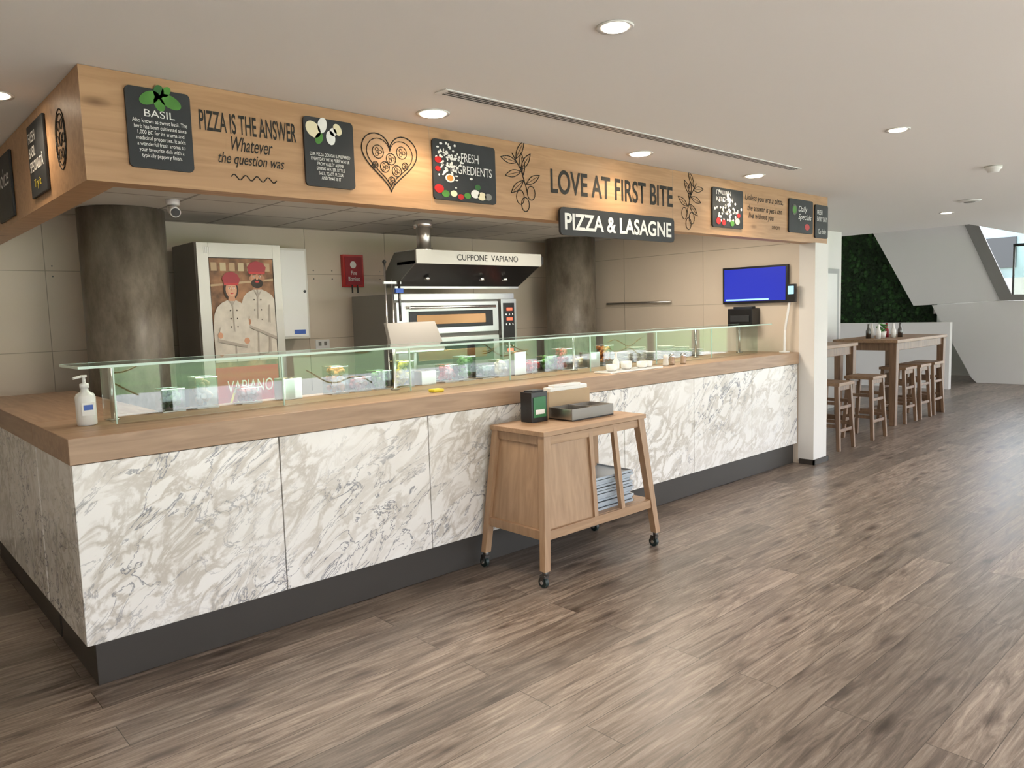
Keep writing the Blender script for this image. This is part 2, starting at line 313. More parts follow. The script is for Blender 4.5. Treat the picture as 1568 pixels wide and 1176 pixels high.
# ------------------------------------------------------------------ pillars
for x in (.985,5.90):
    b=B('concrete_pillar'); b.cyl((x,2.6,0),(x,2.6,2.448),.298,'concrete',seg=48); b.cyl((x,2.6,0),(x,2.6,.06),.31,'plinth',seg=48); b.done()
# ------------------------------------------------------------------ counter
b=B('serving_counter')
xs=[0,.93,1.86,2.75,3.68,4.60,5.53,6.40]
for a,c in zip(xs,xs[1:]): b.box(a+(.002 if a else 0),c-.003,0,.03,.204,1.005,'marble')
b.box(0,.03,.032,.74,.204,1.005,'marble')
b.box(.032,6.40,.032,.72,.19,1.004,'core'); b.box(.04,6.40,.04,.72,0,.19,'plinth')
b.box(-.008,6.41,-.008,.76,1.008,1.122,'oak_top'); b.done(bevel=.003)
b=B('serving_counter')
ys=[.762,1.65,2.62]
for a,c in zip(ys,ys[1:]): b.box(0,.03,a+.002,c-.003,.204,1.005,'marble')
b.box(.032,.55,.764,2.62,.19,1.004,'core'); b.box(.04,.54,.764,2.60,0,.19,'plinth')
b.box(-.008,.58,.762,2.64,1.008,1.122,'oak_top_y'); b.done(bevel=.003)
b=B('back_prep_counter'); b.box(1.4,5.4,1.55,2.1,.86,.90,'steel'); b.box(1.4,5.4,1.6,2.05,.1,.86,'steel_dark')
for x in (1.5,2.1,3.2,4.3,5.3): b.box(x,x+.05,1.58,1.6,.0,.86,'steel')
b.box(1.45,5.35,1.62,2.0,0,.1,'plinth'); b.done()
b=B('glass_sneeze_guard')
X=[.27,1.12,1.97,2.82,3.67,4.52,5.37,6.2]
for a,c in zip(X,X[1:]):
    b.box(a+.004,c-.004,.32,.328,1.124,1.402,'guard_glass')
    b.box(a-.003,a+.003,.319,.329,1.124,1.402,'glass_edge')
b.box(.10,6.25,.20,.56,1.404,1.413,'guard_glass'); b.box(.10,6.25,.196,.2,1.402,1.414,'glass_edge'); b.box(.096,.10,.196,.56,1.402,1.414,'glass_edge'); b.box(.10,6.25,.56,.564,1.402,1.414,'glass_edge')
b.box(.27,.278,.329,.56,1.124,1.402,'guard_glass'); b.box(6.19,6.2,.329,.56,1.124,1.402,'guard_glass')
for x in (.3,1.97,3.67,5.37,6.15):
    b.cyl((x,.50,1.124),(x,.50,1.403),.010,'steel'); b.cyl((x,.50,1.124),(x,.50,1.132),.03,'steel')
b.done()
# ------------------------------------------------------------------ fascia
b=B('wooden_sign_fascia')
b.box(.119,6.76,-.119,.0,HB,HT,'oak_fascia'); b.box(.119,.25,.0,3.095,HB,HT,'oak_fascia')
b.box(.25,6.415,.002,.02,HB+.003,2.45,'white_paint')
for x in (1.86,4.15): b.box(x,x+.0015,-.1195,-.118,HB,HT,'seam_dark')
fas=b.done()
Y=-.121
def T(body,n_,a0,a1,z0,z1,**k): return text(body,n_,fas,a0,a1,z0,z1,'ink','y',Y,**k)
T('PIZZA IS THE ANSWER','lettering_answer',.59,1.055,2.455,2.545,offset=.012)
T('Whatever','lettering_whatever',.73,.93,2.38,2.445,shear=.35,offset=.006)
T('the question was','lettering_question',.665,.985,2.305,2.37,shear=.35,offset=.006)
b=B('flourish')
P=[(.72+.22*t/24,Y,2.262+.012*math.sin(t*1.05)) for t in range(25)]; b.tube(P,.0025,'ink'); b.done(fas)
T('LOVE AT FIRST BITE','lettering_love',2.82,4.15,2.365,2.52,offset=.018)
T('Unless you are a pizza,','lettering_script',5.2,5.86,2.49,2.56,shear=.3,offset=.006); T('the answer is yes I can\n live without you','lettering_script_b',5.24,5.84,2.34,2.47,shear=.3,space=.9,offset=.006); T('anon','lettering_anon',5.66,5.8,2.28,2.31)
b=B('heart_pizza_drawing')
def heart(cx,cz,sx,sz):
    P=[]
    for i in range(60):
        t=2*math.pi*i/60; x=16*math.sin(t)**3; z=13*math.cos(t)-5*math.cos(2*t)-2*math.cos(3*t)-math.cos(4*t)
        P.append((cx+x/16*sx,Y,cz+(z+2.5)/14.5*sz))
    return P
b.tube(heart(1.595,2.415,.175,.15),.003,'ink',closed=True); b.tube(heart(1.595,2.415,.145,.125),.002,'ink',closed=True)
for cx,cz,r in ((1.52,2.47,.035),(1.60,2.44,.03),(1.67,2.48,.033),(1.56,2.395,.028),(1.635,2.38,.03),(1.60,2.325,.022),(1.50,2.40,.018),(1.69,2.41,.02)):
    b.tube([(cx+r*math.cos(a*.52),Y,cz+r*math.sin(a*.52)) for a in range(12)],.002,'ink',closed=True)
    for j in range(3): b.tube([(cx+.3*r*math.cos(j*2.1+a*1.05)*1+.4*r*math.cos(j*2.1),Y,cz+.3*r*math.sin(j*2.1+a*1.05)+.4*r*math.sin(j*2.1)) for a in range(6)],.0012,'ink',closed=True)
b.done(fas)
def olive(name,cx,cz,s,mir=1):
    b=B(name)
    def leaf(x,z,L,w,ang):
        P=[]
        for i in range(17):
            t=i/16*2; u=t if t<=1 else 2-t; v=(w*math.sin(math.pi*u))*(1 if t<=1 else -1)
            P.append((x+mir*(L*u*math.cos(ang)-v*math.sin(ang)),Y,z+L*u*math.sin(ang)+v*math.cos(ang)))
        b.tube(P,.0026,'ink'); b.tube([(x,Y,z),(x+mir*L*.8*math.cos(ang),Y,z+L*.8*math.sin(ang))],.0014,'ink')
    b.tube([(cx-mir*.09*s,Y,cz+.15*s),(cx-mir*.02*s,Y,cz+.06*s),(cx+mir*.02*s,Y,cz-.04*s),(cx+mir*.03*s,Y,cz-.08*s)],.003,'ink')
    for (dx,dz,a) in ((-.06,.12,1.0),(-.05,.10,3.0),(-.02,.06,.9),(-.02,.05,3.4),(.0,.0,3.8),(.0,.03,1.7),(.02,-.02,.5)): leaf(cx+mir*dx*s,cz+dz*s,.13*s,.02*s,a)
    for (dx,dz) in ((-.03,-.10),(.06,-.07),(.01,-.14)):
        b.tube([(cx+(mir*dx+.032*math.cos(a*.45))*s,Y,cz+(dz+.042*math.sin(a*.45))*s) for a in range(14)],.0026,'ink',closed=True)
    b.done(fas)
olive('olive_branch_drawing',2.58,2.42,1.05); olive('olive_branch_drawing_b',4.37,2.41,1.1,-1)
def board(name,x0,x1,z0,z1):
    b=B(name); b.rrect(x0,x1,z0,z1,.02,-.134,-.1205,'slate'); return b
SY=-.136
b=board('basil_chalkboard_sign',.285,.55,2.26,2.595)
for (dx,dz,rx,rz,ro,k) in ((-.04,.0,.045,.026,.5,'leaf'),(.045,-.005,.048,.027,-.4,'leaf'),(0,.03,.03,.022,1.4,'leaf_dark'),(.0,-.02,.032,.022,-1.2,'leaf'),(.03,.035,.026,.016,.9,'leaf')): b.fell(.42+dx,2.555+dz*1.0,rx,rz,SY,k,ro)
o=b.done(); text('BASIL','title',o,.355,.48,2.475,2.505,'chalk','y',SY)
text('Also known as sweet basil. The\nherb has been cultivated since\n1,000 BC for its aroma and\nmedicinal properties. It adds\na wonderful fresh aroma to\nyour favourite dish with a\ntypically peppery finish.','body',o,.305,.53,2.30,2.465,'chalk','y',SY,align='CENTER')
b=board('cheese_chalkboard_sign',1.09,1.365,2.255,2.59)
for (x,z,rx,rz,k) in ((1.14,2.53,.035,.045,'cheese'),(1.19,2.555,.04,.025,'chalk'),(1.235,2.50,.035,.025,'chalk'),(1.17,2.49,.03,.02,'leaf'),(1.275,2.545,.03,.022,'cheese'),(1.25,2.53,.02,.02,'chalk')): b.fell(x,z,rx,rz,SY,k,x*9)
o=b.done(); text('OUR PIZZA DOUGH IS PREPARED\nEVERY DAY WITH PURE WATER\nFROM VALLEY ALPINE\nSPRING WATER, LITTLE\nSALT, YEAST, FLOUR\nAND THAT IS IT','body',o,1.115,1.34,2.29,2.42,'chalk','y',SY,align='CENTER')
b=board('fresh_ingredients_chalkboard_sign',1.87,2.335,2.25,2.585)
for i in range(90):
    x=random.gauss(1.98,.055); z=random.gauss(2.47,.055)
    if 1.89<x<2.32 and 2.27<z<2.57: b.fell(x,z,random.uniform(.004,.012),random.uniform(.004,.010),SY+.0001*(i%5),'chalk',seg=7)
for (x,z,r,k) in ((1.905,2.47,.022,'red'),(1.90,2.42,.018,'red'),(1.985,2.375,.03,'porcelain'),(1.985,2.375,.021,'orange'),(1.905,2.31,.03,'red'),(1.95,2.285,.025,'leaf'),(2.01,2.29,.022,'cheese'),(2.06,2.275,.02,'red'),(2.11,2.285,.022,'leaf'),(2.17,2.30,.03,'chalk'),(2.22,2.29,.03,'cheese'),(2.27,2.29,.025,'grey_metal'),(2.19,2.34,.02,'leaf_dark')): b.fell(x,z,r*1.1,r*.8,SY-.001-(.001 if k=='orange' else 0),k)
o=b.done(); text('FRESH','title',o,2.07,2.20,2.475,2.525,'chalk','y',SY-.002); text('INGREDIENTS','title_b',o,1.99,2.30,2.405,2.455,'chalk','y',SY-.002)
b=board('tomato_chalkboard_sign',4.68,5.145,2.25,2.57)
for i in range(60):
    x=random.gauss(4.9,.09); z=random.gauss(2.40,.06)
    if 4.71<x<5.12 and 2.28<z<2.55: b.fell(x,z,.012,.012,SY+.0001*(i%5),'chalk',seg=7)
for (x,z,r,k) in ((4.76,2.30,.035,'red'),(4.84,2.29,.03,'red'),(5.05,2.31,.035,'cheese'),(4.97,2.29,.03,'leaf'),(5.07,2.36,.025,'red')): b.fell(x,z,r,r*.8,SY-.002,k)
o=b.done(); text('ITALIAN\nKITCHEN','title',o,4.73,4.98,2.46,2.55,'chalk','y',SY-.001); text('ITALIAN TASTE','title_b',o,4.74,5.08,2.37,2.41,'ink','y',SY-.003)
b=board('daily_specials_chalkboard_sign',5.95,6.42,2.27,2.58); b.fell(6.05,2.48,.05,.05,SY,'steel_dark'); b.fell(6.05,2.48,.035,.035,SY-.001,'leaf'); b.fell(6.3,2.33,.05,.03,SY,'red')
o=b.done(); text('Daily\nSpecials','title',o,6.12,6.38,2.38,2.52,'chalk','y',SY-.002,shear=.3)
b=board('fresh_every_day_chalkboard_sign',6.47,6.74,2.24,2.56); o=b.done(); text('FRESH\nEVERY DAY','title',o,6.50,6.71,2.40,2.51,'chalk','y',SY-.002); text('Our choice','body',o,6.53,6.69,2.28,2.33,'chalk','y',SY-.002)
b=B('pizza_lasagne_hanging_sign'); b.rrect(2.86,4.11,2.095,2.275,.03,-.162,-.145,'slate')
for x in (3.05,3.9): b.cyl((x,-.145,2.24),(x,-.12,2.24),.008,'steel',seg=8)
o=b.done(); text('PIZZA & LASAGNE','title',o,2.90,4.07,2.13,2.24,'chalk','y',-.164,offset=.025)
def lboard(name,y0,y1,z0,z1):
    b=B(name); b.box(.104,.118,y0,y1,z0,z1,'slate'); return b
b=lboard('pasta_chalkboard_sign',.52,.88,2.24,2.59); o=b.done(bevel=.004); text('FRESH\nBASIL\nSPECIALITÀ','title',o,.85,.55,2.36,2.55,'chalk','x',.102,offset=.01); text('Try it','body',o,.78,.63,2.27,2.32,'yellow','x',.102)
b=lboard('dessert_chalkboard_sign',1.4,1.85,2.22,2.58); o=b.done(bevel=.004); text('Dolce','title',o,1.8,1.45,2.4,2.5,'chalk','x',.102)
b=B('pizza_drawing')
for r in (.13,.11,.03): b.tube([(.117,.25+r*.7*math.cos(a*.26),2.42+r*math.sin(a*.26)) for a in range(24)],.002,'ink',closed=True)
for j in range(6):
    cy=.25+.05*math.cos(j*1.05); cz=2.42+.07*math.sin(j*1.05); b.tube([(.117,cy+.018*math.cos(a*.6),cz+.022*math.sin(a*.6)) for a in range(10)],.0015,'ink',closed=True)
b.done(fas)
# ------------------------------------------------------------------ ceiling fittings
def spot(x,y,power=14,z=CZ,r=.07,col=(1,.80,.56)):
    b=B('recessed_downlight'); b.lathe((x,y,z-.008),[(r,0.006),(r+.018,0),(r+.020,.004),(r+.020,.0075)],'white_plastic',seg=32)
    b.cyl((x,y,z-.0095),(x,y,z-.0025),r-.004,'lamp',seg=32); o=b.done()
    if power:
        ld=bpy.data.lights.new('bulb','SPOT'); ld.energy=power; ld.spot_size=math.radians(150); ld.spot_blend=.7; ld.shadow_soft_size=.05; ld.color=col
        lo=bpy.data.objects.new('bulb',ld); SC.collection.objects.link(lo); lo.location=(x,y,z-.02); lo.parent=o
for x in (1.72,3.46,4.95): spot(x,-.35,20,r=.068)
for x in (1.55,4.24,7.67): spot(x,-1.72,20,r=.05)
spot(-.07,.55,14,r=.06); spot(9.4,-.36,20,r=.06); spot(-1.2,-1.72,12,r=.05)
for x in (-2,1.5,5,8.5,12.5): spot(x,-4.2,30,r=.06,col=(1,.86,.70))  # unseen row added behind the camera to fill the room with light
b=B('linear_air_diffuser'); b.box(1.51,4.98,-.735,-.65,CZ-.006,CZ-.001,'white_plastic')
for y in (-.72,-.698,-.676): b.box(1.54,4.95,y,y+.009,CZ-.0075,CZ-.0055,'black')
b.done()
b=B('smoke_detector'); b.lathe((6.27,-1.69,CZ-.05),[(.02,0),(.04,.004),(.045,.02),(.06,.03),(.062,.048)],'white_plastic'); b.done()
b=B('round_ceiling_vent'); b.lathe((8.4,-.9,CZ-.02),[(.09,0),(.10,.008),(.115,.018)],'white_plastic',seg=32); b.lathe((8.4,-.9,CZ-.024),[(.05,0),(.055,.004)],'grey_metal'); b.done()
b=B('security_camera'); b.cyl((1.13,1.9,2.449),(1.13,1.9,2.41),.045,'white_plastic'); b.cyl((1.13,1.93,2.39),(1.11,1.80,2.35),.035,'white_plastic'); b.cyl((1.11,1.80,2.35),(1.109,1.79,2.347),.028,'black'); b.done()
for x in (1.6,3.3,5.1):  # added fill panels, hidden behind the fascia, to brighten the kitchen
    b=B('added_kitchen_fill_panel'); b.box(x-.3,x+.3,.35,.95,2.438,2.449,'white_plastic'); b.box(x-.27,x+.27,.38,.92,2.434,2.439,'fill_panel_glow'); o=b.done()
    ld=bpy.data.lights.new('kitchen_fill','AREA'); ld.shape='RECTANGLE'; ld.size=.5; ld.size_y=.5; ld.energy=22; ld.color=(1,.88,.72)
    lo=bpy.data.objects.new('kitchen_fill',ld); SC.collection.objects.link(lo); lo.location=(x,.65,2.43); lo.parent=o
# ------------------------------------------------------------------ fridge with poster
b=B('display_refrigerator')
x0,x1,y0,y1=1.44,2.13,2.38,2.92
b.box(x0,x1,y0+.04,y1,.08,2.22,'grey_metal'); b.box(x0+.03,x1-.03,y0+.08,y1-.03,0,.08,'black')
b.box(x0+.002,x0+.09,y0,y0+.04,.1,2.215,'brushed_panel'); b.box(x1-.07,x1-.002,y0,y0+.04,.1,2.215,'brushed_panel'); b.box(x0+.09,x1-.07,y0,y0+.04,2.10,2.215,'brushed_panel'); b.box(x0+.09,x1-.07,y0,y0+.04,.1,.2,'steel')
b.box(x0+.09,x1-.07,y0+.01,y0+.04,.2,2.10,'black')
for i in range(4): b.box(x0+.055+i*.014,x0+.063+i*.014,y0-.003,y0,2.13,2.18,'chalk')
fr=b.done(bevel=.004)
b=B('chef_poster'); px0,px1,pz0,pz1=x0+.095,x1-.075,1.27,2.095; pw=px1-px0; ph=pz1-pz0
def q(u,v): return (px0+u*pw,pz0+v*ph)
yb=y0+.006
b.fpoly([q(0,-1.1),q(1,-1.1),q(1,-.05),q(0,-.05)],yb,'red'); b.fpoly([q(0,-.05),q(1,-.05),q(1,1),q(0,1)],yb,'poster_bg')
for i in range(7): b.fpoly([q(.02+.14*i,.88),q(.11+.14*i,.88),q(.11+.14*i,.96),q(.02+.14*i,.96)],yb-.001,'cream' if i%2 else 'kraft')
b.fpoly([q(0,.73),q(1,.79),q(1,.81),q(0,.75)],yb-.001,'kraft')
L=[0]
def P(pts,k): L[0]+=1; b.fpoly([q(*p_) for p_ in pts],yb-.0015-.0003*L[0],k,.0003)
def E(u,v,ru,rv,k,rot=0): L[0]+=1; b.fell(*q(u,v),ru*pw,rv*ph,yb-.0015-.0003*L[0],k,rot,t=.0003)
P([(.40,0),(1,0),(1,.60),(.96,.645),(.88,.68),(.80,.70),(.66,.70),(.56,.67),(.50,.63),(.46,.56),(.42,.35)],'jacket')
P([(.66,.70),(.80,.70),(.78,.77),(.68,.77)],'skin2'); E(.73,.81,.105,.085,'skin2'); E(.715,.815,.075,.07,'skin'); E(.73,.762,.095,.048,'hair'); E(.73,.79,.05,.012,'hair'); E(.73,.778,.035,.009,'red'); E(.625,.81,.018,.020,'skin2'); E(.84,.81,.018,.020,'skin2')
P([(.60,.86),(.86,.86),(.885,.92),(.83,.965),(.73,.98),(.64,.965),(.58,.92)],'red_deep'); P([(.605,.852),(.86,.852),(.865,.872),(.60,.872)],'red')
for u in (.685,.775): E(u,.828,.014,.006,'chalk'); E(u,.828,.006,.006,'hair'); P([(u-.03,.842),(u+.03,.845),(u+.03,.85),(u-.03,.847)],'hair')
P([(.725,.825),(.735,.825),(.748,.80),(.712,.80)],'skin_light')
P([(.72,.70),(.735,.70),(.70,.0),(.68,.0)],'jacket_shade'); P([(.90,.55),(.92,.55),(.90,.05),(.86,.05)],'jacket_shade'); P([(.66,.70),(.73,.62),(.80,.70),(.73,.66)],'jacket_shade')
for v in (.6,.5,.4): E(.66,v,.010,.008,'hair'); E(.77,v,.010,.008,'hair')
P([(.52,.34),(1,.20),(1,.32),(.56,.44)],'jacket_shade'); P([(.54,.36),(1,.23),(1,.35),(.58,.44)],'jacket'); E(.54,.385,.05,.035,'skin2')
P([(0,0),(.56,0),(.56,.35),(.54,.46),(.50,.54),(.44,.575),(.36,.60),(.24,.60),(.15,.575),(.07,.53),(.02,.46),(0,.36)],'jacket')
E(.30,.70,.115,.10,'hair'); P([(.25,.59),(.36,.59),(.35,.66),(.26,.66)],'skin'); E(.305,.70,.088,.08,'skin'); E(.315,.70,.066,.066,'skin_light')
P([(.20,.75),(.42,.75),(.45,.80),(.41,.85),(.32,.875),(.23,.86),(.17,.81)],'red_deep'); P([(.20,.742),(.415,.742),(.42,.765),(.195,.765)],'red')
for u in (.275,.345): E(u,.714,.013,.006,'chalk'); E(u,.714,.006,.006,'hair'); P([(u-.02,.725),(u+.02,.727),(u+.02,.731),(u-.02,.729)],'hair')
P([(.303,.71),(.312,.71),(.322,.69),(.293,.69)],'skin'); P([(.275,.668),(.345,.668),(.31,.655)],'red')
P([(.30,.59),(.315,.59),(.34,.0),(.32,.0)],'jacket_shade'); P([(.25,.60),(.305,.54),(.36,.60),(.305,.57)],'jacket_shade')
for v in (.5,.42,.34): E(.27,v,.010,.008,'hair'); E(.37,v,.010,.008,'hair')
P([(.05,.20),(.50,.13),(.52,.24),(.10,.32)],'jacket_shade'); P([(.05,.23),(.50,.155),(.52,.25),(.10,.34)],'jacket'); E(.50,.20,.045,.03,'skin'); E(.09,.26,.04,.03,'skin')
for i in range(4): P([(.02+.12*i,-.62),(.06+.12*i,-.62),(.30+.12*i,-.25),(.26+.12*i,-.25)],'yellow')
b.done(fr)
text('VAPIANO','poster_lettering',fr,px0+.07,px1-.07,1.02,1.12,'chalk','y',y0-.03,shear=.1)
b=B('wall_electrical_cabinet'); b.box(2.27,2.60,2.84,3.095,1.42,2.24,'enamel'); b.box(2.29,2.58,2.832,2.84,1.44,2.22,'white_plastic'); b.box(2.44,2.55,2.829,2.832,1.46,1.50,'blue'); b.cyl((2.56,2.82,1.85),(2.56,2.832,1.85),.012,'black'); b.done(bevel=.004)
b=B('socket_outlet'); b.box(2.78,2.93,3.09,3.097,1.30,1.39,'white_plastic'); b.box(2.81,2.84,3.086,3.09,1.33,1.37,'grey_metal'); b.box(2.87,2.90,3.086,3.09,1.33,1.37,'grey_metal'); b.done(bevel=.002)
b=B('fire_blanket_box'); b.box(3.10,3.33,3.05,3.095,1.90,2.22,'red'); b.box(3.12,3.31,3.045,3.05,1.92,2.20,'red_deep'); b.cyl((3.21,3.044,2.12),(3.21,3.046,2.12),.035,'chalk'); b.box(3.18,3.19,3.03,3.045,1.84,1.92,'black'); b.box(3.24,3.25,3.03,3.045,1.84,1.92,'black'); o=b.done(bevel=.005)
text('Fire\nBlanket','label',o,3.15,3.28,1.96,2.06,'chalk','y',3.043,align='CENTER')
ox0,ox1,oy=3.12,4.60,2.2
b=B('pizza_deck_oven')
b.box(ox0,ox1,oy+.03,2.95,.75,1.80,'grey_metal'); b.box(ox0,ox1,oy+.0,oy+.03,1.74,1.80,'steel')
b.box(ox0-.004,ox0,oy+.1,2.88,.85,1.70,'grey_metal')
for z0 in (1.42,1.08,.76):
    b.box(ox0+.03,ox1-.24,oy-.02,oy+.03,z0,z0+.30,'steel'); b.box(ox0+.14,ox1-.32,oy-.028,oy-.02,z0+.055,z0+.215,'black'); b.box(ox0+.22,ox1-.42,oy-.031,oy-.028,z0+.09,z0+.18,'oven_glow')
    b.cyl((ox0+.12,oy-.07,z0+.25),(ox1-.32,oy-.07,z0+.25),.014,'steel_lite')
    for x in (ox0+.15,ox1-.35): b.cyl((x,oy-.07,z0+.25),(x,oy-.02,z0+.25),.01,'steel')
b.box(ox0-.0,ox0+.10,oy-.03,oy+.03,.78,1.72,'steel_lite')
b.box(ox1-.21,ox1-.0,oy-.03,oy+.03,.76,1.74,'steel'); b.box(ox1-.18,ox1-.03,oy-.035,oy-.03,.80,1.70,'black')
for z in (1.62,1.52,1.30,1.20,.95):
    b.box(ox1-.14,ox1-.06,oy-.038,oy-.035,z,z+.03,'led_red')
    for k in range(3): b.cyl((ox1-.15+k*.045,oy-.042,z-.04),(ox1-.15+k*.045,oy-.035,z-.04),.010,'steel_lite',seg=10)
for x in (ox0+.06,ox1-.06):
    for y in (oy+.1,2.88): b.cyl((x,y,0),(x,y,.75),.03,'steel',seg=12)
b.box(ox0+.03,ox1-.03,oy+.1,2.9,.3,.32,'steel'); b.done(bevel=.003)
b=B('extraction_hood')
hx0,hx1=3.10,4.62; fy=1.80
prof=[(fy+.02,2.165),(fy+.02,2.055),(2.16,1.86),(2.30,1.86),(2.30,2.0),(2.14,2.165)]
b.prism([(hx0+.012,y,z) for y,z in prof],(hx1-hx0-.024,0,0),'black')
for x in (hx0,hx1-.012): b.prism([(x,y,z) for y,z in prof],(.012,0,0),'steel_dark')
b.box(hx0,hx1,fy,fy+.02,2.05,2.17,'brushed_panel'); b.box(hx0,hx1,fy+.02,2.14,2.165,2.17,'steel')
b.box(hx0,hx0+.014,fy+.02,2.1,2.05,2.075,'steel'); b.box(hx1-.014,hx1,fy+.02,2.1,2.05,2.075,'steel')
b.box(hx0,hx1,2.15,2.17,1.845,1.87,'steel')
for x in (3.35,4.0,4.3): b.cyl((x,2.0,1.945),(x,2.0,1.915),.028,'steel_lite')
b.box(hx1,hx1+.05,fy+.02,fy+.08,2.07,2.15,'black')
o=b.done(); text('CUPPONE  VAPIANO','hood_lettering',o,3.55,4.30,2.085,2.14,'slate','y',fy-.002)
b=B('extraction_duct'); b.cyl((3.33,2.0,2.171),(3.33,2.0,2.448),.065,'steel'); b.cyl((3.33,2.0,2.171),(3.33,2.0,2.20),.078,'steel_lite'); b.cyl((3.33,2.0,2.38),(3.33,2.0,2.448),.085,'steel_lite'); b.done()
b=B('pizza_peel_rack')
b.box(2.84,3.08,1.95,2.05,.902,.915,'steel')
for x in (2.90,2.97): b.cyl((x,2.0,.915),(x,2.0,2.05 if x<2.95 else 1.92),.009,'steel_lite',seg=10)
b.sph((2.90,2.0,2.07),.018,'black'); b.box(2.88,3.06,1.99,2.01,1.88,1.90,'steel'); b.cyl((3.03,1.98,1.55),(3.03,1.98,1.90),.012,'steel_dark',seg=10); b.box(2.98,3.06,1.96,1.98,1.80,1.84,'blue'); b.done()
b=B('stainless_order_screen')
b.hexa([(2.28,.98,1.33),(2.76,.98,1.33),(2.76,1.02,1.33),(2.28,1.02,1.33),(2.30,1.08,1.55),(2.74,1.08,1.55),(2.74,1.12,1.55),(2.30,1.12,1.55)],'grey_metal'); b.box(2.30,2.74,.975,1.0,1.325,1.345,'steel_lite'); b.cyl((2.5,1.05,.93),(2.5,1.03,1.35),.02,'steel'); b.box(2.4,2.6,.95,1.15,.905,.93,'steel'); b.done(bevel=.004)
b=B('cold_well_unit'); b.box(1.0,6.3,.80,1.25,.86,.90,'steel'); b.box(1.0,6.3,.82,1.2,.0,.86,'steel_dark'); b.done()
# ------------------------------------------------------------------ side wall: monitor etc
b=B('wall_monitor'); b.box(6.375,6.415,.10,.83,1.62,2.0,'black'); b.box(6.372,6.375,.12,.81,1.645,1.98,'screen'); b.box(6.3705,6.372,.30,.79,1.652,1.668,'screen_bar'); b.box(6.40,6.419,.4,.5,1.75,1.85,'black'); b.done(bevel=.002)
b=B('receipt_printer_shelf'); b.box(6.26,6.415,.42,.70,1.40,1.57,'black'); b.box(6.25,6.26,.45,.67,1.43,1.5,'slate'); b.box(6.30,6.40,.46,.66,1.57,1.59,'slate'); b.done(bevel=.01)
b=B('wall_rail'); b.cyl((6.38,1.5,1.67),(6.38,2.45,1.67),.012,'steel')
for y in (1.55,2.0,2.4): b.cyl((6.38,y,1.67),(6.418,y,1.67),.008,'steel')
b.done()
b=B('card_terminal_on_arm'); b.tube([(6.32,.10,1.13),(6.33,.10,1.35),(6.36,.07,1.62)],.012,'white_plastic',seg=10); b.cyl((6.32,.10,1.123),(6.32,.10,1.135),.05,'white_plastic'); b.box(6.33,6.37,.0,.08,1.62,1.80,'black'); b.box(6.326,6.33,.01,.07,1.70,1.78,'screen_bar'); b.done(bevel=.003)
# ------------------------------------------------------------------ counter top things
Z=1.123
b=B('hand_sanitizer_bottle'); c=(.165,.42,Z)
b.lathe(c,[(.040,0),(.044,.006),(.044,.135),(.038,.15),(.018,.162),(.016,.178)],'white_plastic'); b.lathe((c[0],c[1],Z+.178),[(.02,0),(.02,.02),(.008,.024),(.007,.05),(.014,.052),(.014,.062)],'white_plastic')
b.cyl((c[0],c[1],Z+.235),(c[0]-.05,c[1]-.02,Z+.228),.006,'white_plastic',seg=10); b.box(c[0]-.028,c[0]+.028,c[1]-.0455,c[1]-.040,Z+.05,Z+.11,'chalk'); b.box(c[0]-.02,c[0]+.02,c[1]-.0465,c[1]-.0450,Z+.075,Z+.10,'blue'); b.done()
b=B('white_serving_board'); b.box(3.55,4.2,.02,.185,Z,Z+.012,'porcelain'); b.done(bevel=.004)
def pot(name,x,y,z,r,h,k='porcelain'):
    b=B(name); b.lathe((x,y,z),[(r*.7,0),(r*.95,h*.25),(r,h),(r*.9,h),(r*.8,h*.4),(r*.1,h*.35)],k); b.done()
for x,y,r,h in ((3.66,.10,.045,.05),(3.86,.12,.045,.06),(4.02,.09,.045,.05),(4.13,.12,.04,.045)): pot('ceramic_dip_bowl',x,y,Z+.013,r,h)
b=B('oil_cruet'); b.lathe((3.76,.14,Z+.013),[(.025,0),(.028,.06),(.010,.09),(.008,.12),(.012,.13)],'porcelain'); b.done()
for x,y in ((4.4,.14),(4.5,.15),(4.62,.12)):
    b=B('salt_shaker'); b.lathe((x,y,Z),[(.022,0),(.026,.01),(.020,.06),(.024,.065),(.022,.085),(.008,.095)],'steel_lite' if x>4.45 else 'porcelain'); b.done()
def plates(x,y,z,n_,r=.085):
    b=B('plate_stack')
    for i in range(n_): b.lathe((x,y,z+i*.011),[(r*.5,0),(r*.6,.002),(r,.010),(r,.012),(r*.6,.005)],'porcelain',seg=32)
    b.done()
for i,x in enumerate((4.45,4.68,4.9,5.12,5.36,5.6)): plates(x,.665,Z,(9,12,7,11,9,6)[i])
for i,(x,k) in enumerate(((.62,'leaf'),(.8,'kraft'),(1.05,'red'),(1.30,'cheese'),(1.62,'orange'),(1.78,'red_deep'),(1.94,'leaf'),(2.12,'yellow'),(2.30,'kraft'),(2.50,'red'),(2.66,'leaf'),(2.84,'leaf_dark'),(3.0,'cheese'),(3.16,'orange'),(3.34,'red'),(3.5,'leaf'),(3.68,'red'),(3.86,'cheese'),(4.02,'leaf_dark'),(4.2,'orange'))):
    b=B('ingredient_tub'); h=(.12,.17,.09)[i%3]; y=.58
    b.box(x-.06,x+.06,y,y+.12,Z,Z+.006,'steel')
    for a in ((x-.06,x-.056,y,y+.12),(x+.056,x+.06,y,y+.12),(x-.056,x+.056,y,y+.004),(x-.056,x+.056,y+.116,y+.12)): b.box(*a,Z+.006,Z+h,'steel' if i%5==3 else 'tub_glass'); b.box(a[0],a[1],a[2],a[3],Z+h,Z+h+.005,'steel_lite')
    for j in range(34): b.sph((x+random.uniform(-.038,.038),y+.06+random.uniform(-.038,.038),Z+random.uniform(.025,h-.01)),.018,k,seg=8,rings=6)
    b.done()
